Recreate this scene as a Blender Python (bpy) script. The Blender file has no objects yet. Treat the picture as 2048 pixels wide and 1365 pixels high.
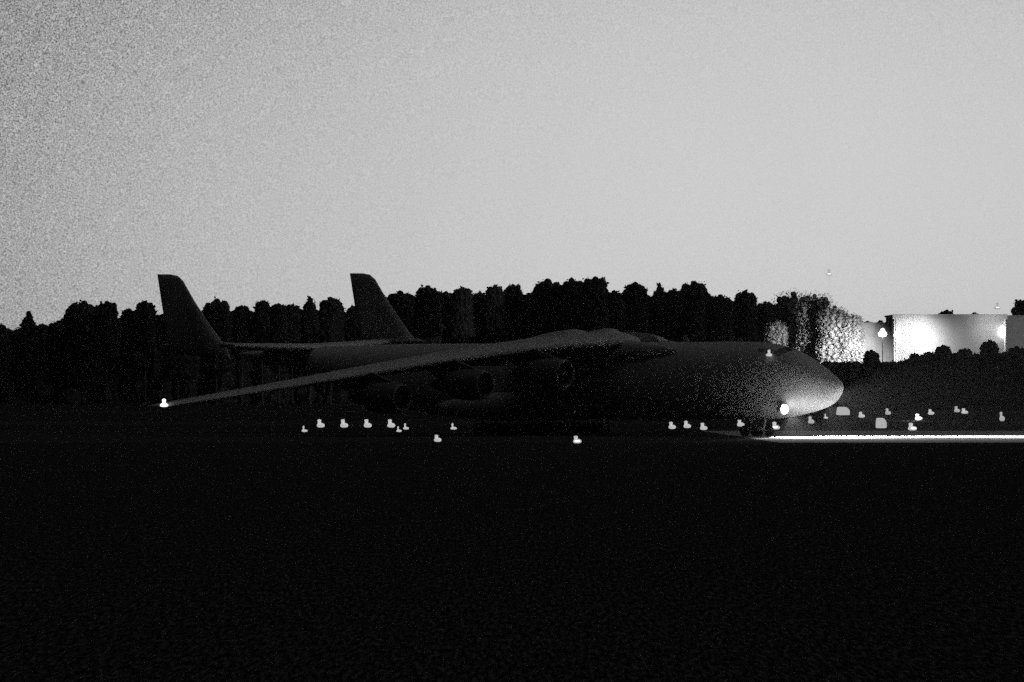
import bpy, math, random
import numpy as np
from mathutils import Vector, Matrix, Euler

random.seed(7); rng = np.random.default_rng(7)
S = bpy.context.scene
COL = S.collection
R = math.radians
F, CX, HY, H = 12000.0, 1024.0, 740.0, 6.8      # lens (px of a 2048 frame), horizon row, eye height

def at(px, py, D):
    return Vector(((px - CX) / F * D, D, H + (HY - py) / F * D))
def ground_dist(py):
    return H * F / (py - HY)

# ------------------------------------------------------------------ helpers
def tag(o, label=None, cat=None, group=None, kind=None):
    if label: o['label'] = label
    if cat: o['category'] = cat
    if group: o['group'] = group
    if kind: o['kind'] = kind
    return o

def thing(name, label, cat, loc, rz=0.0, group=None):
    o = bpy.data.objects.new(name, None); COL.objects.link(o)
    o.location = loc; o.rotation_euler = (0, 0, rz); o.empty_display_size = .3
    return tag(o, label, cat, group)

class MB:
    def __init__(self): self.v = []; self.f = []
    def add(self, vs, fs):
        b = len(self.v); self.v += [tuple(p) for p in vs]; self.f += [tuple(b + i for i in q) for q in fs]; return self
    def box(self, c, s, rz=0.0):
        c = Vector(c); m = Matrix.Rotation(rz, 3, 'Z')
        vs = [c + m @ Vector((x * s[0] / 2, y * s[1] / 2, z * s[2] / 2)) for z in (-1, 1) for x, y in ((-1, -1), (1, -1), (1, 1), (-1, 1))]
        return self.add(vs, [(3, 2, 1, 0), (4, 5, 6, 7), (0, 1, 5, 4), (1, 2, 6, 5), (2, 3, 7, 6), (3, 0, 4, 7)])
    def loft(self, rings, caps=True):
        n = len(rings[0]); vs = [p for r in rings for p in r]; fs = []
        for k in range(len(rings) - 1):
            for i in range(n):
                j = (i + 1) % n
                fs.append((k * n + i, k * n + j, (k + 1) * n + j, (k + 1) * n + i))
        if caps:
            fs.append(tuple(range(n - 1, -1, -1))); m = (len(rings) - 1) * n; fs.append(tuple(m + i for i in range(n)))
        return self.add(vs, fs)
    def lathe(self, prof, n=20, c=(0, 0, 0), axis='z', sx=1.0, caps=True):
        rings = []
        for r, h in prof:
            ring = []
            for i in range(n):
                a = 2 * math.pi * i / n; u, w = r * math.cos(a) * sx, r * math.sin(a)
                p = (u, w, h) if axis == 'z' else ((h, u, w) if axis == 'x' else (u, h, w))
                ring.append((p[0] + c[0], p[1] + c[1], p[2] + c[2]))
            rings.append(ring)
        return self.loft(rings, caps)
    def tube(self, a, b, r0, r1=None, n=8):
        a, b = Vector(a), Vector(b); r1 = r0 if r1 is None else r1
        d = (b - a).normalized(); u = d.orthogonal().normalized(); w = d.cross(u)
        ring = lambda c, r: [c + (u * math.cos(t) + w * math.sin(t)) * r for t in [2 * math.pi * i / n for i in range(n)]]
        return self.loft([ring(a, r0), ring(b, r1)])
    def build(self, name, mat, parent=None, smooth=False, off=None):
        me = bpy.data.meshes.new(name)
        vs = self.v if off is None else [(p[0] + off[0], p[1] + off[1], p[2] + off[2]) for p in self.v]
        me.from_pydata(vs, [], self.f); me.update()
        import bmesh
        bm = bmesh.new(); bm.from_mesh(me); bmesh.ops.recalc_face_normals(bm, faces=bm.faces); bm.to_mesh(me); bm.free()
        if smooth: me.polygons.foreach_set('use_smooth', [True] * len(me.polygons))
        me.materials.append(mat)
        o = bpy.data.objects.new(name, me); COL.objects.link(o)
        if parent: o.parent = parent
        return o

def copy_tree(o, parent=None):
    c = o.copy(); COL.objects.link(c); c.parent = parent
    for ch in list(o.children): copy_tree(ch, c)
    return c

# ------------------------------------------------------------------ materials
def mat(name, v, rough=.8, noise=None, metal=0.0, spec=.3, bump=None):
    m = bpy.data.materials.new(name); m.use_nodes = True; nt = m.node_tree
    b = nt.nodes['Principled BSDF']
    b.inputs['Base Color'].default_value = (v, v, v, 1); b.inputs['Roughness'].default_value = rough
    b.inputs['Metallic'].default_value = metal; b.inputs['Specular IOR Level'].default_value = spec
    tc = nt.nodes.new('ShaderNodeTexCoord')
    if noise:
        scale, lo, hi, det = noise
        n = nt.nodes.new('ShaderNodeTexNoise'); n.inputs['Scale'].default_value = scale; n.inputs['Detail'].default_value = det
        n.inputs['Roughness'].default_value = .7
        nt.links.new(tc.outputs['Object'], n.inputs['Vector'])
        r = nt.nodes.new('ShaderNodeMapRange'); r.inputs['From Min'].default_value = .3; r.inputs['From Max'].default_value = .7
        r.inputs['To Min'].default_value = lo; r.inputs['To Max'].default_value = hi
        nt.links.new(n.outputs['Fac'], r.inputs['Value'])
        nt.links.new(r.outputs['Result'], b.inputs['Base Color'])
    if bump:
        n2 = nt.nodes.new('ShaderNodeTexNoise'); n2.inputs['Scale'].default_value = bump[0]; n2.inputs['Detail'].default_value = 3
        nt.links.new(tc.outputs['Object'], n2.inputs['Vector'])
        bp = nt.nodes.new('ShaderNodeBump'); bp.inputs['Strength'].default_value = bump[1]; bp.inputs['Distance'].default_value = bump[2]
        nt.links.new(n2.outputs['Fac'], bp.inputs['Height']); nt.links.new(bp.outputs['Normal'], b.inputs['Normal'])
    return m

def glow(name, strength, mis=False):
    m = bpy.data.materials.new(name); m.use_nodes = True; nt = m.node_tree
    b = nt.nodes['Principled BSDF']; b.inputs['Base Color'].default_value = (.6, .6, .6, 1)
    b.inputs['Emission Color'].default_value = (1, 1, 1, 1); b.inputs['Emission Strength'].default_value = strength
    if not mis: m.cycles.emission_sampling = 'NONE' if strength < 1 else 'AUTO'
    return m

M = dict(
    paint=mat('pale_grey_aircraft_paint', .36, .55, (1.1, .30, .41, 6), bump=(.5, .12, .05)),
    metal=mat('dull_metal', .16, .5, (3, .12, .2, 4), metal=.3),
    nacelle=mat('dark_nacelle', .06, .6, (2, .045, .08, 4)),
    black=mat('black_intake', .012, .7),
    rubber=mat('tyre_rubber', .02, .9),
    glass=mat('dark_cockpit_glass', .01, .15, spec=.5),
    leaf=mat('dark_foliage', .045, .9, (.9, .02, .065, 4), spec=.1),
    leaf_pale=mat('floodlit_foliage', .11, .8, (.5, .05, .19, 6), spec=.1),  # lighter copy of the foliage colour, brightens the floodlit trees
    bark=mat('bark', .07, .95, (2, .05, .1, 4), spec=.1),
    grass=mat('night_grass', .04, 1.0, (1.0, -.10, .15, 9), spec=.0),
    concrete=mat('apron_concrete', .36, .95, (.05, .3, .42, 8), spec=.0),
    asphalt=mat('runway_asphalt', .04, .95, (.2, .03, .05, 8), spec=.0),
    wall=mat('pale_cladding', .42, .8, (.25, .37, .46, 4), spec=.2),
    brick=mat('annex_render', .15, .9, (.4, .12, .17, 5), spec=.1),
    roof=mat('roof_felt', .12, .9, (1, .1, .15, 3)),
    galv=mat('galvanised_steel', .4, .5, (4, .35, .45, 3), metal=.2),
    base=mat('fixture_base', .1, .7, (5, .08, .13, 3)),
    soft=glow('frosted_lamp_glass', .48),
    dim=glow('dim_lamp_glass', .36),
    faint=glow('faint_lamp_glass', .5),
    core=glow('bright_lamp_filament', 2.2),
    sign=glow('lit_sign_face', .40),
    flood=glow('floodlight_lens', 9.0),
)

gnt = M['grass'].node_tree     # noise stretched in depth, puts fine grain into the ground colour
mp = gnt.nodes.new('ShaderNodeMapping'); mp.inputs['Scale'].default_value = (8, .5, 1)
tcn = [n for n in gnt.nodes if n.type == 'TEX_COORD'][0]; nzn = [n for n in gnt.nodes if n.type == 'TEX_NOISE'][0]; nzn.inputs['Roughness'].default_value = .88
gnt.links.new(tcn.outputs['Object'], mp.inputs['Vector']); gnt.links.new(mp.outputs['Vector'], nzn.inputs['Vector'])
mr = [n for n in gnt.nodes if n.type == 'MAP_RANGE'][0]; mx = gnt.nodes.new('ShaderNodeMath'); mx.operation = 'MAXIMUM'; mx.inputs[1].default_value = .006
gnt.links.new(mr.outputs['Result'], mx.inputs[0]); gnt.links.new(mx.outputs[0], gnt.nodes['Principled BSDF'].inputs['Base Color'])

# ------------------------------------------------------------------ world: night glow low over the horizon, dark zenith
w = bpy.data.worlds.new('World'); S.world = w; w.use_nodes = True; nt = w.node_tree
for n in list(nt.nodes): nt.nodes.remove(n)
N = nt.nodes.new; L = nt.links.new
def math_node(op, a, b=None):
    n = N('ShaderNodeMath'); n.operation = op
    for i, x in enumerate((a, b)):
        if x is None: continue
        if isinstance(x, (int, float)): n.inputs[i].default_value = x
        else: L(x, n.inputs[i])
    return n.outputs[0]
tc = N('ShaderNodeTexCoord'); sp = N('ShaderNodeSeparateXYZ'); L(tc.outputs['Generated'], sp.inputs[0])
az = math_node('ARCTAN2', sp.outputs['X'], sp.outputs['Y']); el = math_node('ARCSINE', sp.outputs['Z'])
dx = math_node('DIVIDE', math_node('SUBTRACT', az, R(3.2)), R(9.3)); dy = math_node('DIVIDE', el, R(6.4))
d2 = math_node('ADD', math_node('MULTIPLY', dx, dx), math_node('MULTIPLY', dy, dy))
q = math_node('POWER', d2, 1.9)
g = math_node('DIVIDE', 1.0, math_node('ADD', q, 1.0))
SKY_GLOW, SKY_LOW, SKY_ZEN = .62, .001, .22
zen = math_node('ADD', math_node('MULTIPLY', math_node('POWER', math_node('MAXIMUM', sp.outputs['Z'], 0.0), 7.0), SKY_ZEN), SKY_LOW)
ex = math_node('DIVIDE', math_node('SUBTRACT', az, R(94)), R(27)); ey = math_node('DIVIDE', math_node('SUBTRACT', el, R(14)), R(16))   # second town glow to the east
e2 = math_node('ADD', math_node('MULTIPLY', ex, ex), math_node('MULTIPLY', ey, ey))
east = math_node('MULTIPLY', math_node('DIVIDE', 1.0, math_node('ADD', math_node('POWER', e2, 4.0), 1.0)), .72)
base = math_node('ADD', math_node('ADD', math_node('MULTIPLY', g, SKY_GLOW), zen), east)
# fine grain speckle added to the sky, stronger away from the glow
nz = N('ShaderNodeTexNoise'); nz.inputs['Scale'].default_value = 4200; nz.inputs['Detail'].default_value = 1.0; L(tc.outputs['Generated'], nz.inputs['Vector'])
nz2 = N('ShaderNodeTexNoise'); nz2.inputs['Scale'].default_value = 14; nz2.inputs['Detail'].default_value = 2.0; L(tc.outputs['Generated'], nz2.inputs['Vector'])
amp = math_node('MINIMUM', math_node('ADD', math_node('MULTIPLY', q, 3.5), .14), 3.2)
grain = math_node('ADD', math_node('MULTIPLY', math_node('MULTIPLY', math_node('SUBTRACT', nz.outputs['Fac'], .5), amp), 1.0), 1.0)
soft = math_node('ADD', math_node('MULTIPLY', math_node('SUBTRACT', nz2.outputs['Fac'], .5), .12), 1.0)
sky = math_node('MULTIPLY', math_node('MULTIPLY', base, grain), soft)
bg = N('ShaderNodeBackground'); L(sky, bg.inputs['Color']); bg.inputs['Strength'].default_value = 1.0
wo = N('ShaderNodeOutputWorld'); L(bg.outputs[0], wo.inputs[0])

# ------------------------------------------------------------------ camera
cd = bpy.data.cameras.new('camera'); cam = bpy.data.objects.new('camera', cd); COL.objects.link(cam); S.camera = cam
cd.sensor_width = 36; cd.lens = F / 2048 * 36; cd.clip_start = 1; cd.clip_end = 20000
cam.location = (0, 0, H); cam.rotation_euler = (R(90) + math.atan((HY - 682.5) / F), 0, 0)

# ------------------------------------------------------------------ ground
def sheet(name, pts, z, m):
    b = MB(); b.add([(x, y, z) for x, y in pts], [tuple(range(len(pts)))]); o = b.build(name, m); return tag(o, kind='structure')
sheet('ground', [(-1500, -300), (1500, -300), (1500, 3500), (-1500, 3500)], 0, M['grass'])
sheet('apron', [(25, 560), (260, 563), (260, 664), (21, 668)], .004, M['concrete'])  # paler colour only where the beams fall, strengthens the lit strip
sheet('unlit_apron', [(-260, 557), (25, 560), (21, 668), (-260, 676)], .004, M['asphalt'])  # rest of the apron, coloured darker so its unlit part stays dark
sheet('runway', [(-900, 740), (900, 740), (900, 790), (-900, 790)], .004, M['asphalt'])
sheet('taxiway', [(-900, 960), (900, 960), (900, 985), (-900, 985)], .004, M['asphalt'])

# ------------------------------------------------------------------ aircraft
def hermite(xs, ys, x):
    xs = np.asarray(xs, float); ys = np.asarray(ys, float)
    k = int(np.clip(np.searchsorted(xs, x) - 1, 0, len(xs) - 2))
    def sl(i):
        if i == 0: return (ys[1] - ys[0]) / (xs[1] - xs[0])
        if i == len(xs) - 1: return (ys[-1] - ys[-2]) / (xs[-1] - xs[-2])
        a = (ys[i] - ys[i - 1]) / (xs[i] - xs[i - 1]); b = (ys[i + 1] - ys[i]) / (xs[i + 1] - xs[i])
        return 0 if a * b <= 0 else 2 * a * b / (a + b)
    h = xs[k + 1] - xs[k]; t = (x - xs[k]) / h
    return ((2 * t**3 - 3 * t * t + 1) * ys[k] + (t**3 - 2 * t * t + t) * h * sl(k) + (-2 * t**3 + 3 * t * t) * ys[k + 1] + (t**3 - t * t) * h * sl(k + 1))

ST = [  # distance aft of nose, top, bottom, half width
    (0, 5.16, 4.96, .10), (.25, 5.55, 4.5, .5), (.8, 5.95, 3.85, .98), (1.6, 6.45, 3.25, 1.45), (2.8, 7.15, 2.8, 1.98), (4.2, 7.95, 2.45, 2.45),
    (6, 8.75, 2.1, 2.85), (8, 9.32, 1.85, 3.08), (10, 9.6, 1.72, 3.2), (13, 9.68, 1.66, 3.25), (20, 9.66, 1.62, 3.25), (40, 9.62, 1.62, 3.25), (52, 9.58, 1.75, 3.25),
    (58, 9.55, 2.5, 3.2), (66, 9.45, 4.6, 2.95), (74, 9.25, 6.7, 2.3), (80, 8.95, 7.9, 1.4), (83, 8.7, 8.35, .5), (83.6, 8.6, 8.5, .12)]
sa = [s[0] for s in ST]
def fus(x, th, off=0.0):
    zt, zb, hw = (hermite(sa, [s[i] for s in ST], x) for i in (1, 2, 3))
    c, s = math.cos(th), math.sin(th); e = 2 / 2.35
    r = lambda v: math.copysign(abs(v) ** e, v)
    return Vector((-x, r(c) * (hw + off), (zt + zb) / 2 + r(s) * ((zt - zb) / 2 + off)))
OFF = (36, 0, 0)
head = math.atan2(-.654, .757); ROLL = R(.9)
nose = at(1686, 778, 606)
org = Vector((nose.x, nose.y, 0)) - Matrix.Rotation(head, 3, 'Z') @ Vector((36, 0, 0))
plane = thing('cargo_aircraft', 'huge pale high-winged cargo aircraft with twin tail fins on the dark apron', 'aircraft', org, head)
plane.rotation_euler = (ROLL, 0, head)
xs = [0, .12, .25, .5, .8, 1.2, 1.6, 2.2, 2.8, 3.5, 4.2, 5, 6, 7, 8, 9, 10, 11.5, 13, 16, 20, 26, 32, 40, 46, 52, 55, 58, 62, 66, 70, 74, 77, 80, 82, 83, 83.6]
NS = 48
b = MB(); b.loft([[fus(x, 2 * math.pi * i / NS) for i in range(NS)] for x in xs])
b.build('fuselage', M['paint'], plane, True, OFF)

def patch(x0, x1, t0, t1, off=.025, nx=4, ntt=4, front=0.0):
    b = MB(); vs = []; fs = []
    for i in range(nx + 1):
        for j in range(ntt + 1):
            th = t0 + (t1 - t0) * j / ntt; vs.append(fus(x0 + (x1 - x0) * i / nx + front * (j / ntt), th, off))
    for i in range(nx):
        for j in range(ntt):
            a = i * (ntt + 1) + j; fs.append((a, a + 1, a + ntt + 2, a + ntt + 1))
    return b.add(vs, fs)
for k, (x0, x1, t0, t1) in enumerate([(6.1, 7.0, 88, 75), (6.15, 7.1, 74, 62), (6.4, 7.3, 61, 50), (7.5, 8.3, 59, 50), (8.5, 9.2, 58, 50)]):
    for sgn in (1, -1):
        a0, a1 = (R(t0), R(t1)) if sgn > 0 else (R(180 - t0), R(180 - t1))
        patch(x0, x1, a0, a1).build('cockpit_window', M['glass'], plane, False, OFF)

def airfoil(le, chord, tk, inc, n=13, camber=.03):
    up, lo = [], []
    for i in range(n):
        t = (1 - math.cos(math.pi * i / (n - 1))) / 2
        y = 5 * tk * (.2969 * math.sqrt(t) - .126 * t - .3516 * t * t + .2843 * t**3 - .1036 * t**4) * chord
        cam_ = camber * 4 * t * (1 - t) * chord - t * chord * math.tan(inc)
        up.append((-t * chord, cam_ + y)); lo.append((-t * chord, cam_ - y))
    loop = up + lo[-2:0:-1]
    return [(le[0] + a, le[1], le[2] + c) for a, c in loop]
WS = [  # span, leading edge x, chord, leading edge z, thickness
    (1.5, -25.2, 14.5, 9.75, .125), (3.6, -26.4, 13.8, 9.72, .125), (8, -29.1, 12.3, 9.5, .12), (13, -32.2, 10.9, 8.92, .12), (20, -36.6, 9.2, 7.92, .115),
    (28, -41.7, 7.4, 6.55, .11), (36, -46.8, 5.8, 5.15, .11), (42, -50.6, 4.6, 4.15, .105), (43.6, -51.8, 4.0, 3.9, .10), (44.1, -52.8, 2.6, 3.85, .08)]
for sgn in (-1, 1):
    b = MB(); b.loft([airfoil((x, sgn * y, z), c, tk, R(3.5)) for y, x, c, z, tk in WS])
    wing = b.build('wing', M['paint'], plane, True, OFF)
    b = MB()   # drooped flaps behind the rear spar
    b.loft([airfoil((x - .86 * c, sgn * y, z - .86 * c * math.tan(R(3.5)) - .12), .26 * c, .11, R(24)) for y, x, c, z, tk in WS[1:6]])
    b.build('flap', M['paint'], wing, True, OFF)
    for y0 in (6.2, 10.6, 15.2, 22.5):   # flap track fairings
        i = [k for k in range(len(WS) - 1) if WS[k][0] <= y0 <= WS[k + 1][0]][0]; t = (y0 - WS[i][0]) / (WS[i + 1][0] - WS[i][0])
        x_, c_, z_ = (WS[i][j] * (1 - t) + WS[i + 1][j] * t for j in (1, 2, 3))
        b = MB(); b.lathe([(.03, 0), (.26, -.8), (.32, -2), (.25, -3.4), (.03, -4.6)], 10, (x_ - .6 * c_, sgn * y0, z_ - .6 * c_ * .06 - .75), 'x')
        b.build('flap_track_fairing', M['paint'], wing, True, OFF)
    # wing root fillet on the fuselage shoulder
    b = MB(); rings = []
    for x, hh, ww in ((-19.5, .05, .05), (-21.5, .45, .35), (-24, .8, .75), (-27, 1.1, 1.0), (-33, 1.2, 1.1), (-38, 1.05, 1.0), (-43, .6, .6), (-46.5, .05, .05)):
        rings.append([(x, sgn * 2.55 + ww * math.cos(a), 8.8 + (hh + .12) * math.sin(a)) for a in [2 * math.pi * i / 16 for i in range(16)]])
    b.loft(rings); b.build('wing_root_fairing', M['paint'], plane, True, OFF)
    # engines
    for y0 in (11.3, 18.6, 26.0):
        i = [k for k in range(len(WS) - 1) if WS[k][0] <= y0 <= WS[k + 1][0]][0]; t = (y0 - WS[i][0]) / (WS[i + 1][0] - WS[i][0])
        xl, zl = (WS[i][j] * (1 - t) + WS[i + 1][j] * t for j in (1, 3))
        ex, ez = xl + 4.2, zl - 2.55
        b = MB()
        b.lathe([(1.16, -.9), (1.2, -.15), (1.34, 0), (1.5, -.25), (1.62, -1.3), (1.6, -2.8), (1.42, -4.4), (1.36, -4.5), (1.3, -4.3)], 28, (ex, sgn * y0, ez), 'x', caps=False)
        b.lathe([(.95, -4.0), (.9, -5.2), (.66, -6.4), (.2, -7.4), (.02, -7.7)], 24, (ex, sgn * y0, ez), 'x')
        en = b.build('engine', M['nacelle'], plane, True, OFF)
        b = MB(); b.lathe([(.02, -.35), (.24, -.7), (.34, -.95), (1.2, -1.0), (1.2, -1.05)], 24, (ex, sgn * y0, ez), 'x'); b.build('fan', M['black'], en, True, OFF)
        b = MB(); vs = [(ex - 1.2, 0, ez + 1.55), (ex - 6.4, 0, ez + .7), (xl - 5.0, 0, zl - .5), (xl - .3, 0, zl + .1), (xl + .9, 0, zl - .3)]
        b.add([(p[0], sgn * y0 - .2, p[2]) for p in vs] + [(p[0], sgn * y0 + .2, p[2]) for p in vs], [(0, 1, 2, 3, 4), (9, 8, 7, 6, 5)] + [(i, (i + 1) % 5, (i + 1) % 5 + 5, i + 5) for i in range(5)])
        b.build('pylon', M['nacelle'], en, False, OFF)

# tailplane and end fins
b = MB()
TS = [(-15.2, -74.4, 5.2, 9.72, .10), (-8, -72.4, 6.9, 9.42, .11), (0, -70.4, 8.6, 9.15, .12), (8, -72.4, 6.9, 9.42, .11), (15.2, -74.4, 5.2, 9.72, .10)]
b.loft([airfoil((x, y, z), c, tk, R(0), 9, 0) for y, x, c, z, tk in TS]); b.build('tailplane', M['paint'], plane, True, OFF)
FO = [(-72.6, 8.2), (-73.1, 9.4), (-74.3, 10.6), (-76.0, 12.4), (-77.9, 14.6), (-78.9, 15.9), (-79.5, 16.7), (-80.3, 17.25), (-81.4, 17.42), (-83.25, 17.45),
      (-82.9, 15.6), (-82.3, 12.6), (-81.9, 10.3), (-81.4, 9.2), (-79, 8.7), (-75, 8.4)]
FO = [(x + 2.1, z - .1) for x, z in FO]
for sgn in (-1, 1):
    b = MB(); n = len(FO); yc = sgn * 15.4
    cxm = -76.5
    prof = lambda x, z: .1 + .28 * max(0, min(1, (17.45 - z) / 9))
    left = [(x, yc - .06, z) for x, z in FO]; right = [(x, yc + .06, z) for x, z in FO]
    inn = lambda s_: [(cxm + (x - cxm) * .72 - (z - 12) * .02, yc + s_ * prof(x, z), 12.6 + (z - 12.6) * .86) for x, z in FO]
    b.loft([inn(-1), left, right, inn(1)]); fin = b.build('tail_fin', M['paint'], plane, True, OFF)
    b = MB(); b.lathe([(.03, -70.4), (.32, -72), (.45, -75), (.4, -78), (.2, -80.5), (.03, -81.5)], 14, (.6, yc - sgn * .1, 9.7), 'x'); b.build('fin_root_fairing', M['paint'], fin, True, OFF)

# dorsal fairings
for x0, x1, hw, ht in ((-29.2, -36.5, 1.9, 1.6), (-33.4, -43.0, 2.1, 1.5)):
    b = MB(); rings = []
    for t in (0, .008, .025, .06, .11, .18, .3, .5, .7, .85, 1):
        s_ = math.sqrt(max(0, 1 - (1 - min(1, t / .18)) ** 2)) if t < .18 else 1 - .92 * ((t - .18) / .82) ** 1.8
        s_ = max(s_, .03)
        rings.append([(x0 + (x1 - x0) * t, hw * (.35 + .65 * s_) * math.cos(a), 9.5 + (ht * s_ + .05) * max(math.sin(a), -.15)) for a in [2 * math.pi * i / 20 for i in range(20)]])
    b.loft(rings); b.build('dorsal_fairing', M['paint'], plane, True, OFF)
for x0, h_ in ((-19.8, .75), (-12.6, .4)):
    b = MB(); b.loft([[(x0, -.05, 9.5), (x0 - .9, -.05, 9.5), (x0 - .9, .05, 9.5), (x0, .05, 9.5)], [(x0 - .5, -.02, 9.65 + h_), (x0 - .9, -.02, 9.65 + h_), (x0 - .9, .02, 9.65 + h_), (x0 - .5, .02, 9.65 + h_)]])
    b.build('antenna', M['paint'], plane, False, OFF)

# landing gear
def wheel(parent, x, y, r, wd):
    b = MB(); b.lathe([(r * .55, -wd / 2), (r * .92, -wd / 2), (r, -wd * .3), (r, wd * .3), (r * .92, wd / 2), (r * .55, wd / 2)], 20, (x, y, r), 'y'); t_ = b.build('wheel', M['rubber'], parent, True, OFF)
    b = MB(); b.lathe([(.05, -wd * .45), (r * .56, -wd * .4), (r * .56, wd * .4), (.05, wd * .45)], 14, (x, y, r), 'y'); b.build('rim', M['metal'], t_, True, OFF)
for xg in (-10.2, -12.0):
    b = MB(); b.tube((xg, -.1, .55), (xg + .3, -.1, 2.2), .16, .2); b.tube((xg, -1.0, .56), (xg, 1.0, .56), .09)
    g_ = b.build('nose_gear', M['metal'], plane, False, OFF)
    for y_ in (-.85, .85): wheel(g_, xg, y_, .56, .4)
for sgn in (-1, 1):
    b = MB(); rings = []
    for x, hh, ww in ((-31, .1, .1), (-33, 1.0, .7), (-36, 1.5, 1.05), (-44, 1.55, 1.1), (-48, 1.2, .9), (-51, .5, .4), (-52.5, .05, .05)):
        rings.append([(x, sgn * 3.0 + ww * math.cos(a), 3.0 + hh * math.sin(a)) for a in [2 * math.pi * i / 16 for i in range(16)]])
    b.loft(rings); sp_ = b.build('landing_gear_fairing', M['paint'], plane, True, OFF)
    for k in range(7):
        xg = -34.2 - 1.9 * k
        b = MB(); b.tube((xg, sgn * 3.2, .62), (xg, sgn * 3.0, 2.0), .17); b.tube((xg, sgn * 2.6, .62), (xg, sgn * 4.0, .62), .1)
        g_ = b.build('main_gear', M['metal'], plane, False, OFF)
        for y_ in (2.75, 3.75): wheel(g_, xg, sgn * y_, .62, .48)

def glow_bulb(name, c, m, parent, s=1.0):
    """bulbous lamp glass: short upright tube with a round head over a wide low lens"""
    b = MB(); x, y, z = c
    b.lathe([(.05 * s, .0), (.30 * s, .02 * s), (.42 * s, .12 * s), (.42 * s, .22 * s), (.30 * s, .34 * s), (.17 * s, .42 * s), (.16 * s, .58 * s), (.2 * s, .66 * s), (.19 * s, .76 * s), (.1 * s, .84 * s), (.01, .86 * s)], 16, (x, y, z))
    return b.build(name, m, parent, True, OFF if parent is plane else None)

NOSE_W = 900
# lamps of the aircraft, and added fill lamps for the nose
lx, ly, lz = -5.15, -3.05, 2.85
b = MB(); b.lathe([(.2, -.8), (.46, -.55), (.56, -.2), (.52, 0)], 20, (lx, ly, lz), 'x'); b.tube((lx - .45, ly + .2, lz), (lx - .5, -1.6, 3.1), .16)
ll = b.build('landing_light', M['metal'], plane, True, OFF)
b = MB(); b.lathe([(.02, .42), (.3, .36), (.46, .2), (.5, .01), (.48, -.01)], 20, (lx, ly, lz), 'x'); b.build('lens', M['flood'], ll, True, OFF)
glow_bulb('wingtip_light', (-52.3, -44.35, 3.75), M['core'], plane, .95)
sd = fus(7.3, R(180 - 44), .05)
glow_bulb('side_light', (sd.x, sd.y - .35, sd.z - .02), M['soft'], plane, .78)
glow_bulb('wingtip_light', (-52.3, 44.35, 3.75), M['core'], plane, .95)

def spot(name, parent, loc, direction, power, angle, blend, size=.25):
    l = bpy.data.lights.new(name, 'SPOT'); l.energy = power; l.spot_size = R(angle); l.spot_blend = blend; l.shadow_soft_size = size
    o = bpy.data.objects.new(name, l); COL.objects.link(o); o.parent = parent; o.location = loc
    o.rotation_euler = Vector(direction).to_track_quat('-Z', 'Y').to_euler(); return o
def point(name, parent, loc, power, size=.2):
    l = bpy.data.lights.new(name, 'POINT'); l.energy = power; l.shadow_soft_size = size
    o = bpy.data.objects.new(name, l); COL.objects.link(o); o.parent = parent; o.location = loc; return o
lp = Vector((lx + .75, ly - .15, lz)) + Vector(OFF); lq = Vector((lx + .75, -ly + .15, lz)) + Vector(OFF)
copy_lamp = copy_tree(ll, plane); copy_lamp.scale = (1, -1, 1); copy_lamp.location = (0, 0, 1.1)
spot('landing_beam', plane, lp, (1, -.52, -.10), 80000, 92, .8, .3)
spot('landing_beam', plane, lp, (1, -.10, -.06), 7000, 36, 1.0, .3)
lq.z += 1.1
spot('landing_beam', plane, lq, (1, .62, -.11), 480000, 78, .8, .3)
spot('landing_beam', plane, lq, (1, .10, -.06), 7000, 36, 1.0, .3)
spot('nose_fill', plane, lp + Vector((.5, -1.0, -.6)), (.9, .75, .1), 260, 150, 1.0, .3)  # added fill lamp off the skin, brightens the side of the nose
spot('nose_fill', plane, lp + Vector((.1, 0, -.5)), (.55, -.1, -1), 270000, 112, .7, .3)  # added lamp without a fitting; its ground bounce brightens the chin
spot('nose_fill', plane, lq + Vector((.1, 0, -.8)), (.55, .1, -1), 150000, 112, .7, .3)  # same added bounce fill on the far side of the nose

# ------------------------------------------------------------------ airfield light fixtures
def fixture(name, px, py, wpx, hpx, label, cat='airfield light', group=None, glass='soft', tall=False, core=False, lean=0.0):
    D = ground_dist(py); m_ = D / F
    p = at(px, py, D); p.z = 0
    t = thing(name, label, cat, p, random.uniform(-.3, .3), group)
    W, Hh = wpx * m_, hpx * m_
    b = MB(); b.lathe([(W * .3, 0), (W * .3, .05), (W * .2, .08), (W * .2, .1)], 16); b.build('base', M['base'], t, True)
    b = MB(); r = W / 2; z0 = .1
    lh = Hh * (.34 if tall else .5)
    b.lathe([(r * .55, z0), (r * .9, z0 + lh * .15), (r, z0 + lh * .45), (r * .9, z0 + lh * .72), (r * .45, z0 + lh * .98), (r * .2, z0 + lh)], 20, (W * .1, 0, 0)); b.build('lens', M[glass], t, True)
    b = MB(); rs = r * (.22 if tall else .4); rt = r * (.3 if tall else .5); h0 = z0 + lh * .8; h1 = Hh
    b.lathe([(rs * 1.1, h0), (rs, h0 + (h1 - h0) * .4), (rt, h0 + (h1 - h0) * .68), (rt * .95, h0 + (h1 - h0) * .86), (rt * .45, h1 - .01), (.02, h1)], 16, (-W * .08, 0, 0)); b.build('dome', M[glass], t, True)
    if core:
        b = MB(); b.lathe([(r * .2, z0 + lh * .3), (r * .62, z0 + lh * .42), (r * .62, z0 + lh * .6), (r * .2, z0 + lh * .68)], 16, (W * .1, -r * .62, 0)); b.build('filament', M['core'], t, True)
    return t
G1 = 'row of four runway lights left of the wing'
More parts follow.
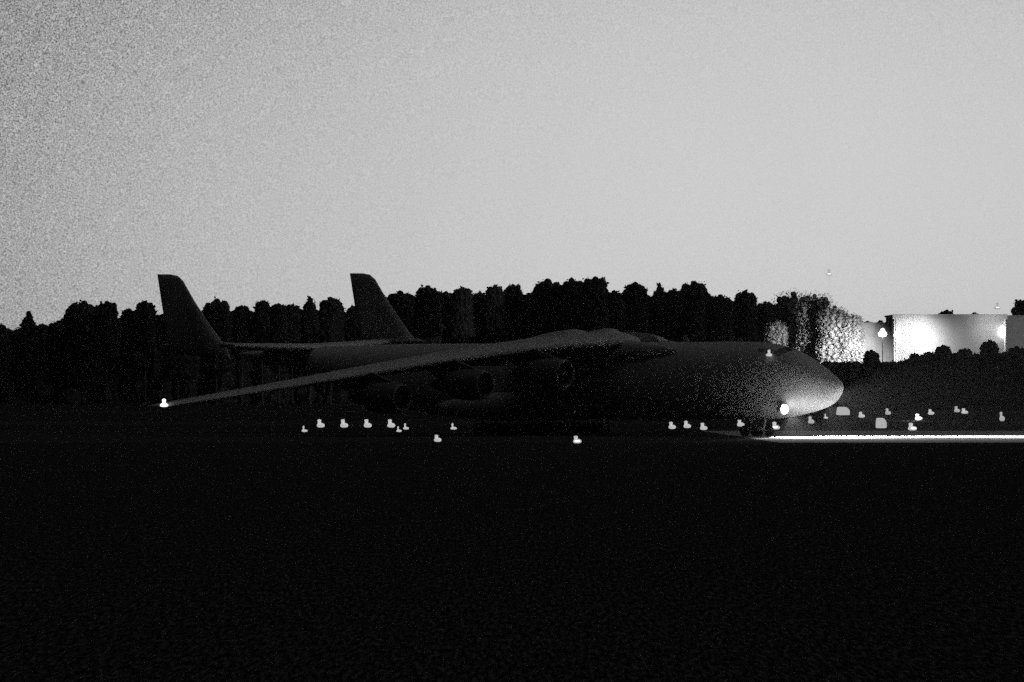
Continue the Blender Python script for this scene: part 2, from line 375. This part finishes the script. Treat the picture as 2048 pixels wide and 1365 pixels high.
for i, (px, lab) in enumerate(((640, 'large grey runway light, leftmost of the evenly spaced row of four'), (687, 'large grey runway light, second from left in the evenly spaced row of four'),
                               (734, 'large grey runway light, third from left in the evenly spaced row of four'), (781, 'large grey runway light, rightmost of the row of four, beside two thin lights'))):
    fixture('runway_light', px, 857, 16, 18, lab, 'runway light', G1)
G2 = 'thin taxiway lights under the wing'
fixture('taxiway_light', 608, 866, 12, 14, 'thin stemmed light on dark ground, left of the row of four', 'taxiway light', G2, 'faint', True)
fixture('taxiway_light', 797, 866, 11, 13, 'smallest thin stemmed light just below the right end of the row of four', 'taxiway light', G2, 'faint', True)
fixture('taxiway_light', 811, 861, 12, 14, 'thin stemmed light just right of the row of four', 'taxiway light', G2, 'faint', True)
fixture('taxiway_light', 906, 861, 13, 14, 'lone thin stemmed light on the ground well right of the row of four', 'taxiway light', G2, 'faint', True)
G3 = 'apron edge lights nearest the viewer'
fixture('apron_light', 874, 886, 15, 16, 'plain grey light on the near apron edge, left of the brighter one', 'apron light', G3)
fixture('apron_light', 1153, 889, 17, 17, 'near apron edge light with a white core, below the wing root', 'apron light', G3, 'soft', core=True)
G4 = 'cluster of lights under the forward fuselage'
fixture('runway_light', 1343, 860, 15, 16, 'round grey light, leftmost of three close together under the fuselage', 'runway light', G4)
fixture('runway_light', 1373, 858, 15, 16, 'round grey light, middle and highest of three close together under the fuselage', 'runway light', G4)
fixture('runway_light', 1406, 862, 15, 16, 'round grey light, rightmost of three close together under the fuselage', 'runway light', G4)
fixture('runway_light', 1480, 855, 15, 16, 'lone round grey light between the group of three and the landing light', 'runway light', G4)
fixture('apron_light', 1550, 861, 17, 17, 'white cored light on the ground right below the landing light', 'apron light', None, 'soft', core=True)
G5 = 'scattered lights on the far field to the right'
fixture('field_light', 1621, 849, 13, 16, 'dim round light under the nose of the aircraft', 'field light', G5, 'dim')
fixture('field_light', 1651, 839, 9, 11, 'tiny thin light between the nose and the wide lit sign', 'field light', G5, 'faint', True)
fixture('field_light', 1722, 837, 13, 13, 'small light just right of the wide lit sign', 'field light', G5)
fixture('field_light', 1775, 831, 12, 14, 'small dim light above the tall lit sign', 'field light', G5, 'dim')
fl = fixture('field_light', 1836, 842, 16, 14, 'dim light standing in its own bright pool on the ground', 'field light', G5, 'dim')
fixture('apron_light', 1823, 863, 18, 17, 'white cored light right of the tall lit sign', 'apron light', None, 'soft', core=True)
fixture('field_light', 1861, 831, 13, 12, 'small light up and right of the bright pool on the ground', 'field light', G5)
fixture('field_light', 1913, 826, 12, 13, 'small far light, left one of a close pair before the dark hedge', 'field light', G5, 'dim')
fixture('field_light', 1928, 829, 14, 12, 'small far light, right one of a close pair before the dark hedge', 'field light', G5)
fixture('field_light', 2003, 844, 11, 20, 'dim tall light near the right edge, alone on the field', 'field light', G5, 'dim')
point('pool_lamp', fl, (-.6, -2.2, .9), 900, .1)

# ------------------------------------------------------------------ lit signs
def lit_sign(px, py, wpx, hpx, label):
    D = ground_dist(py); m_ = D / F; p = at(px, py, D); p.z = 0
    t = thing('airfield_sign', label, 'sign', p, random.uniform(-.1, .1), 'lit airfield signs')
    W, Hh = wpx * m_, hpx * m_; lg = .22
    for s_ in (-1, 1):
        b = MB(); b.tube((s_ * W * .32, 0, 0), (s_ * W * .32, 0, lg + .05), .04); b.build('leg', M['galv'], t)
    c = .22 * W; zt = lg + (Hh - lg)
    out = [(-W / 2 + .06, lg), (W / 2 - .06, lg), (W / 2, lg + .1), (W / 2, zt - .34 * Hh), (W / 2 - .5 * c, zt - .2 * Hh), (W / 2 - 1.1 * c, zt), (-W / 2 + .5 * c, zt), (-W / 2 + .25 * c, zt - .1), (-W / 2, lg + .2)]
    for _ in range(2):      # rounded corners
        out = [q for i in range(len(out)) for q in ((out[i][0] * .75 + out[(i + 1) % len(out)][0] * .25, out[i][1] * .75 + out[(i + 1) % len(out)][1] * .25), (out[i][0] * .25 + out[(i + 1) % len(out)][0] * .75, out[i][1] * .25 + out[(i + 1) % len(out)][1] * .75))]
    n = len(out)
    b = MB(); b.add([(x, -.12, z) for x, z in out] + [(x, .12, z) for x, z in out], [tuple(range(n)), tuple(range(2 * n - 1, n - 1, -1))] + [(i, (i + 1) % n, (i + 1) % n + n, i + n) for i in range(n)])
    b.build('housing', M['galv'], t)
    cx_ = sum(p[0] for p in out) / n; cz_ = sum(p[1] for p in out) / n
    b = MB(); b.add([(cx_ + (x - cx_) * .97, -.125, cz_ + (z - cz_) * .97) for x, z in out] + [(cx_ + (x - cx_) * .94, -.15, cz_ + (z - cz_) * .94) for x, z in out], [tuple(range(n, 2 * n))] + [(i, (i + 1) % n, (i + 1) % n + n, i + n) for i in range(n)])
    b.build('lit_face', M['sign'], t)
lit_sign(1686, 834, 28, 20, 'wide low lit sign on the field just right of the aircraft nose')
lit_sign(1762, 861, 23, 25, 'tall lit sign at the far edge of the bright apron')

# ------------------------------------------------------------------ foliage
def leaf_cloud(b, centers, radii, count, size, flat=1.0):
    centers = np.asarray(centers, float); radii = np.asarray(radii, float)
    pr = radii ** 2; pr /= pr.sum(); k = rng.choice(len(radii), count, p=pr)
    d = rng.normal(size=(count, 3)); d /= np.linalg.norm(d, axis=1)[:, None]
    rr = radii[k] * (.7 + .3 * rng.random(count) + .3 * rng.random(count) ** 4)
    c = centers[k] + d * rr[:, None] * np.array([1, 1, flat])
    u = rng.normal(size=(count, 3)); u /= np.linalg.norm(u, axis=1)[:, None]
    v = np.cross(u, rng.normal(size=(count, 3))); v /= np.linalg.norm(v, axis=1)[:, None]
    s = size * (.5 + .9 * rng.random(count))[:, None]
    quads = np.stack([c - u * s * .5, c + v * s * .35, c + u * s * .5, c - v * s * .35], 1).reshape(-1, 3)
    base_ = len(b.v); b.v += [tuple(p) for p in quads]; b.f += [(base_ + 4 * i, base_ + 4 * i + 1, base_ + 4 * i + 2, base_ + 4 * i + 3) for i in range(count)]
def blob(b, c, r, flat=1.0, n=9, m=6, jit=.12):
    rings = []
    for j in range(m + 1):
        ph = math.pi * (j + .02) / (m + .04)
        rings.append([(c[0] + r * math.sin(ph) * math.cos(2 * math.pi * i / n) * random.uniform(1 - jit, 1 + jit), c[1] + r * math.sin(ph) * math.sin(2 * math.pi * i / n) * random.uniform(1 - jit, 1 + jit),
                       c[2] - r * flat * math.cos(ph)) for i in range(n)])
    b.loft(rings)

def tree(name, label, px, top, wpx, D, group=None, cat='tree', low=.12, style='round', leaf='leaf', leaves=2200, size=.62, core=.74):
    m_ = D / F; p = at(px, top, D); hgt = p.z; p.z = 0; rad = wpx * m_ / 2
    t = thing(name, label, cat, p, random.uniform(0, 6), group)
    b = MB(); cs, rs = [], []
    lump = rad * (.36 if style == 'round' else .3); z = hgt - lump * .75; cs.append((random.uniform(-.1, .1) * rad, 0, z)); rs.append(lump * .9)
    floor_z = max(hgt * low, hgt - rad * 4.5)
    while z > floor_z:
        z -= lump * .62; d_ = hgt - z
        if style == 'cone': wr = rad * min(1.15, .14 + d_ / (rad * 2.2))
        else: wr = rad * (math.sqrt(max(0, 1 - (1 - min(1, d_ / (rad * 1.05))) ** 2)) + .04 * d_ / rad)
        ring = max(0, wr - lump * .8)
        k = max(1, int(round(2 * math.pi * ring / (lump * 1.25))))
        a0 = random.uniform(0, 6)
        for i in range(k):
            a = a0 + 2 * math.pi * i / k; q_ = ring * random.uniform(.82, 1.08)
            cs.append((q_ * math.cos(a), q_ * math.sin(a), z + random.uniform(-.2, .2) * lump)); rs.append(lump * random.uniform(.72, 1.12))
        if ring > lump * 1.2: cs.append((0, 0, z)); rs.append(ring * .75)
    for c_, r_ in zip(cs, rs): blob(b, c_, r_ * core)
    leaf_cloud(b, cs, rs, leaves, size)
    b.build('crown', M[leaf], t)
    b = MB(); b.tube((0, 0, -.2), (.1, 0, hgt * .45), max(.22, rad * .07), max(.12, rad * .04)); b.tube((.1, 0, hgt * .45), (0, .1, hgt * .85), max(.12, rad * .04), .05)
    for i in range(4):
        a = i * 1.7 + random.random(); b.tube((.05, 0, hgt * (.3 + .1 * i)), (rad * .55 * math.cos(a), rad * .55 * math.sin(a), hgt * (.42 + .1 * i)), .12, .04, 6)
    b.build('trunk', M['bark'], t)
    return t

GT = 'dark trees of the far treeline'
TL = [  # px, top, width, style, label
    (-14, 640, 70, 'round', 'low dark tree at the far left edge of the treeline'),
    (57, 621, 52, 'cone', 'lone pointed dark tree standing out near the left edge of the sky'),
    (118, 640, 50, 'round', 'low dark tree on the left slope of the broad double crown'),
    (165, 600, 74, 'round', 'broad dark tree, highest crown left of the first tail fin'),
    (213, 601, 48, 'round', 'narrow domed dark tree touching the broad crown on its right'),
    (258, 617, 34, 'round', 'small dark tree in the dip before the left tail fin'),
    (291, 601, 42, 'round', 'domed dark tree just left of the left tail fin'),
    (355, 612, 60, 'round', 'dark tree standing directly behind the left tail fin'),
    (433, 596, 62, 'round', 'round dark tree just right of the left tail fin'),
    (484, 610, 32, 'round', 'small low dark tree beside the round one right of the left fin'),
    (525, 600, 32, 'round', 'small square-topped dark tree midway between the two fins'),
    (558, 606, 34, 'round', 'small dark tree, left of a low pair midway between the fins'),
    (585, 608, 32, 'round', 'small dark tree, right of a low pair midway between the fins'),
    (620, 592, 32, 'cone', 'narrow spiky dark tree left of the right tail fin'),
    (662, 593, 54, 'round', 'round dark tree nearest the right tail fin on its left'),
    (715, 607, 40, 'round', 'dark tree partly hidden by the rear edge of the right fin'),
    (798, 580, 60, 'round', 'flat-topped dark tree against the sloping front of the right fin'),
    (855, 570, 52, 'round', 'first rounded dark tree clear of the right tail fin'),
    (892, 582, 40, 'round', 'low dark tree between the first two rounded ones past the right fin'),
    (925, 573, 42, 'round', 'second rounded dark tree clear of the right tail fin'),
    (958, 584, 38, 'round', 'low dark tree left of the two narrow twin domes'),
    (990, 569, 38, 'round', 'left of two narrow domed dark trees at mid picture'),
    (1026, 568, 38, 'round', 'right of two narrow domed dark trees at mid picture'),
    (1058, 585, 36, 'round', 'low dark tree in the dip left of the tall wide clump'),
    (1096, 556, 66, 'round', 'left tree of the tall wide clump above the wing root'),
    (1145, 555, 56, 'round', 'middle tree of the tall wide clump above the wing root'),
    (1190, 552, 54, 'round', 'right tree of the tall clump, topmost of the whole treeline'),
    (1228, 580, 44, 'round', 'low dark tree right of the tall wide clump'),
    (1271, 563, 52, 'round', 'round dark tree alone between two dips right of the clump'),
    (1319, 566, 40, 'cone', 'pointed dark tree left of the big round one over the forward fuselage'),
    (1348, 577, 36, 'round', 'low dark tree touching the big round one on its left'),
    (1388, 561, 62, 'round', 'big round dark tree above the forward fuselage'),
    (1440, 588, 52, 'round', 'sloping low dark tree right of the big round one'),
    (1490, 580, 48, 'round', 'small round dark tree left of the floodlit trees'),
    (1530, 602, 40, 'round', 'low dark tree in the dip left of the floodlit trees'),
]
for px, top, wd, st, lab in TL:
    tree('tree', lab, px, top, wd * 1.0, random.uniform(1185, 1215), GT, style=st, leaves=1500)
# trees near the floodlights
GL = 'trees partly lit by the floodlight'
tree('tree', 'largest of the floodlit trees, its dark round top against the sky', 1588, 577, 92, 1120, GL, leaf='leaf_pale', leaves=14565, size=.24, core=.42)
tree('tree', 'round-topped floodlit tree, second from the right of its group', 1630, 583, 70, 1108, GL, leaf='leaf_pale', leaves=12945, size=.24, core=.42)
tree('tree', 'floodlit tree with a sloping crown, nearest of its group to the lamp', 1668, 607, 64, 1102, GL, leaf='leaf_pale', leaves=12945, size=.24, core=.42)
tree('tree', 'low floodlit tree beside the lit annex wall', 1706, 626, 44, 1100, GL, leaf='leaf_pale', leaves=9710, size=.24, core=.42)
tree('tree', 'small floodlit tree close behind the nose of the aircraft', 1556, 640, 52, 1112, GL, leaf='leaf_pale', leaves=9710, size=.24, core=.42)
# treetops behind the floodlit hall
GB = 'treetops beyond the floodlit hall'
for px, top, wd, lab in ((1763, 640, 60, 'treetop just showing above the annex roof'), (1893, 619, 34, 'dark treetop showing above the middle of the hall roof'), (1950, 625, 24, 'small dark treetop above the hall roof, right of the larger one'),
                         (2052, 594, 56, 'tall dark tree above the roof at the right edge'), (1828, 628, 40, 'treetop barely showing above the left end of the hall roof')):
    tree('tree', lab, px, top, wd, 1190, GB, leaves=1300)

# the mass of the wood between and below the crowns: one far mass nobody could count
DIP = [(-160, 655), (0, 653), (30, 655), (85, 652), (120, 645), (150, 628), (190, 622), (240, 636), (270, 632), (310, 626), (400, 622), (470, 622), (500, 620), (545, 616), (600, 614), (690, 620), (710, 612), (780, 586), (830, 590), (880, 586), (955, 588),
       (1010, 592), (1050, 592), (1080, 576), (1170, 568), (1220, 590), (1245, 596), (1300, 588), (1350, 584), (1420, 590), (1460, 602), (1520, 606), (1560, 606), (1640, 614), (1720, 640), (1800, 660), (2100, 660)]
b = MB(); cs, rs = [], []
for px in range(-160, 2110, 9):
    top = np.interp(px, [d[0] for d in DIP], [d[1] for d in DIP])
    D = 1235 + random.uniform(-8, 8)
    zt = at(px, top, D).z
    z = zt - 1.4 + random.uniform(-.6, .3)
    while z > -1:
        r_ = random.uniform(1.3, 2.0) if z > zt - 5 else random.uniform(2.0, 3.0)
        p = at(px + random.uniform(-5, 5), 0, D + random.uniform(-3, 3)); cs.append((p.x, p.y, z)); rs.append(r_); z -= r_ * 1.15
for c_, r_ in zip(cs, rs): blob(b, c_, r_ * .85, n=7, m=4)
leaf_cloud(b, cs, rs, 26000, .7)
tag(b.build('distant_wood', M['leaf']), 'dark mass of undergrowth and lower branches filling the treeline', 'wood', kind='stuff')

# ------------------------------------------------------------------ hedge and shrubs in front of the hall
HT = [(1600, 724), (1650, 723), (1720, 722), (1790, 721), (1815, 717), (1850, 709), (1875, 704), (1920, 703), (1945, 706), (1990, 706), (2010, 703), (2060, 700), (2200, 700)]
b = MB(); cs, rs = [], []
for px in range(1480, 2200, 7):
    D = 1010 + random.uniform(-3, 3); zt = at(px, np.interp(px, [d[0] for d in HT], [d[1] for d in HT]), D).z; z = zt - .8 + random.uniform(-.15, .05)
    while z > -.5:
        r_ = random.uniform(.75, .95); p = at(px + random.uniform(-3, 3), 0, D + random.uniform(-1.2, 1.2)); cs.append((p.x, p.y, z)); rs.append(r_); z -= r_ * 1.1
for c_, r_ in zip(cs, rs): blob(b, c_, r_ * .86, n=7, m=4)
leaf_cloud(b, cs, rs, 15000, .42)
tag(b.build('hedge', M['leaf']), 'long tall dark hedge in front of the floodlit hall', 'hedge')
GS = 'dark shrubs standing above the hedge'
for px, top, wd, lab in ((1743, 699, 34, 'airy shrub poking above the hedge below the left floodlight'), (1829, 706, 22, 'small dark shrub at the foot of the bright spot on the wall'), (1858, 703, 26, 'rounded dark shrub right of the bright spot on the wall'),
                         (1886, 689, 36, 'large dark shrub in front of the middle of the hall wall'), (1930, 696, 30, 'ragged dark shrub between the two largest ones'),
                         (1979, 679, 40, 'tallest dark shrub before the hall, left of the wall lamp'), (2034, 691, 46, 'dark shrub at the right edge below the dim wall')):
    tree('shrub', lab, px, top, wd, 1016, GS, 'shrub', low=.3, leaves=1500 if px > 1800 else 700, size=.36)

# ------------------------------------------------------------------ floodlit hall and annex
DB = 1100.0; mB = DB / F
x0, x1 = at(1788, 0, DB).x, at(2012, 0, DB).x; zt = at(0, 633, DB).z
hall = thing('hangar_hall', 'long pale flat-roofed hall whose left half is washed white by floodlights', 'building', ((x0 + x1) / 2, DB, 0))
W = x1 - x0
b = MB(); b.box((0, 12, zt / 2), (W, 24, zt)); b.build('wall', M['wall'], hall)
b = MB(); b.box((0, 12.1, zt + .16), (W + .5, 24.4, .3)); rf = b.build('roof', M['roof'], hall)
b = MB(); b.box((0, -.2, zt - .05), (W + .54, .12, .86)); b.build('fascia', M['wall'], rf)
for k in range(5):
    xx = -W / 2 + W * (k + .5) / 5
    b = MB(); b.box((xx, -.06, 3.2), (3.0, .11, 5.8)); dr = b.build('door', M['metal'], hall)
    b = MB(); b.box((xx + 1.1, -.15, 1.2), (.3, .06, .1)); b.build('handle', M['galv'], dr)
for s_ in (-1, 1):
    b = MB(); b.tube((s_ * (W / 2 - .35), -.09, 0), (s_ * (W / 2 - .35), -.09, zt - .55), .08); b.build('drainpipe', M['galv'], hall)
xr0, xr1 = at(2013, 0, 1118).x, at(2150, 0, 1118).x; zr = at(0, 634, 1118).z
side = thing('side_building', 'dimmer grey building set back beyond the right corner of the hall', 'building', ((xr0 + xr1) / 2, 1118, 0))
b = MB(); b.box((0, 6, zr / 2), (xr1 - xr0, 12, zr)); b.build('wall', M['brick'], side)
b = MB(); b.box((0, 6, zr + .15), (xr1 - xr0 + .2, 12.4, .28)); b.build('roof', M['roof'], side)
xa0, xa1 = at(1716, 0, 1106).x, at(1787, 0, 1106).x; za = at(0, 648, 1106).z
ann = thing('annex', 'lower grey annex between the floodlit trees and the hall', 'building', ((xa0 + xa1) / 2, 1106, 0))
b = MB(); b.box((0, 7, za / 2), (xa1 - xa0, 14, za)); b.build('wall', M['brick'], ann)
b = MB(); b.box((0, 7, za + .12), (xa1 - xa0 - .05, 14.3, .24)); b.build('roof', M['roof'], ann)

def mast(px, py, D, label, wpx, hpx, glassm='flood', lights=()):
    m_ = D / F; p = at(px, py, D); hz = p.z; p.z = 0
    t = thing('floodlight_mast', label, 'floodlight', p, 0, 'floodlight masts by the hall')
    b = MB(); b.lathe([(.22, 0), (.2, .3), (.13, .35), (.06, hz - .1), (.05, hz)], 10); b.build('pole', M['galv'], t)
    W_, Hh = wpx * m_, hpx * m_
    b = MB(); b.box((0, .12, hz + .1), (W_ * .8, .2, Hh * .4)); hd = b.build('lamp_head', M['base'], t)
    b = MB(); b.lathe([(W_ * .12, -Hh * .45), (W_ * .4, -Hh * .38), (W_ * .5, -Hh * .2), (W_ * .47, -.02), (W_ * .28, Hh * .14), (W_ * .24, Hh * .3), (W_ * .14, Hh * .45), (.02, Hh * .48)], 16, (0, -.25, hz + .1), sx=1.0); b.build('lens', M[glassm], hd, True)
    return t, hz
# lamp left of the hall: lights trees and annex
t1, h1 = mast(1765, 667, 1081, 'big bright floodlight on a mast left of the hall corner', 17, 18)
spot('floodlight_lamp', t1, (-.3, 1.2, h1 - .3), (-.42, 1, -.38), 170000, 76, 1.0, .3)
t2, h2 = mast(1830, 657, 1094, 'slim mast with a small lamp in front of the white spot on the wall', 8, 7)
spot('floodlight_lamp', t2, (.1, -.6, h2 - 1.1), (-.05, .85, -.35), 7500, 140, .9, .3)
def wall_lamp(px, py, wpx, hpx, label, prof=None):
    p = at(px, py, DB - .02)
    t = thing('wall_lamp', label, 'wall lamp', p, 0, 'lamps on the hall wall')
    m_ = mB; W_, Hh = wpx * m_, hpx * m_
    b = MB(); b.box((0, -.05, 0), (.2, .1, .3)); b.build('bracket', M['base'], t)
    b = MB(); b.lathe(prof or [(W_ * .3, -Hh / 2), (W_ * .5, -Hh * .35), (W_ * .48, -Hh * .15), (W_ * .16, 0), (W_ * .14, Hh * .4), (.02, Hh / 2)], 14, (0, -.1 - W_ / 2, 0)); b.build('lamp_glass', M['flood'], t, True)
    return t
wall_lamp(1792, 668, 10, 8, 'small white lamp on the left corner of the hall')
W_ = 10 * mB; Hh = 22 * mB
t3 = wall_lamp(2005, 662, 10, 22, 'tall flame shaped white lamp at the right end of the hall', [(W_ * .2, -Hh * .5), (W_ * .48, -Hh * .36), (W_ * .5, -Hh * .2), (W_ * .36, Hh * .05), (W_ * .16, Hh * .3), (.02, Hh * .5)])
point('wall_fill', t3, (-2.2, -4.6, .4), 900, .3)
point('wall_fill', t3, (3.6, .5, -.8), 5000, .3)  # added light without a fixture, brightens the set-back side building

# dim obstruction lights on slender masts against the sky
for px, py, D, lab in ((1658, 544, 1160, 'small dim lamp high in the sky above the floodlit trees'), (1995, 611, 1135, 'small dim lamp in the sky above the right end of the hall')):
    p = at(px, py, D); hz = p.z; p.z = 0
    t = thing('obstruction_light', lab, 'obstruction light', p, 0, 'dim lamps against the sky')
    b = MB(); b.tube((0, 0, 0), (0, 0, hz - .7), .02, .008); b.build('mast', M['galv'], t)
    s_ = 1.45
    o = glow_bulb('lamp_glass', (0, 0, hz - .75), M['dim'], t, s_)
    b = MB(); b.lathe([(.1, .0), (.38, .03), (.38, .12), (.1, .16)], 14, (0, -.3, hz - .5)); b.build('filament', M['core'], o, True)

# ------------------------------------------------------------------ thin night haze
HAZE = 3e-5
hm = bpy.data.materials.new('thin_night_haze'); hm.use_nodes = True; hn = hm.node_tree
for n_ in list(hn.nodes):
    if n_.type != 'OUTPUT_MATERIAL': hn.nodes.remove(n_)
pv = hn.nodes.new('ShaderNodeVolumePrincipled'); pv.inputs['Color'].default_value = (.9, .9, .9, 1); pv.inputs['Density'].default_value = HAZE; pv.inputs['Anisotropy'].default_value = .35
hn.links.new(pv.outputs[0], [n_ for n_ in hn.nodes if n_.type == 'OUTPUT_MATERIAL'][0].inputs['Volume'])
b = MB(); b.box((0, 1600, 19.5), (3020, 3820, 41)); tag(b.build('haze', hm), kind='stuff')

# ------------------------------------------------------------------ render settings
S.view_settings.view_transform = 'Standard'; S.view_settings.look = 'None'; S.view_settings.exposure = 0; S.view_settings.gamma = 1
S.render.film_transparent = False
c = S.cycles
c.use_denoising = False
c.use_adaptive_sampling = True; c.adaptive_threshold = .04; c.adaptive_min_samples = 24
c.volume_bounces = 0; c.max_bounces = 5; c.diffuse_bounces = 3; c.glossy_bounces = 2; c.sample_clamp_indirect = 2.6
w.cycles.sampling_method = 'NONE'
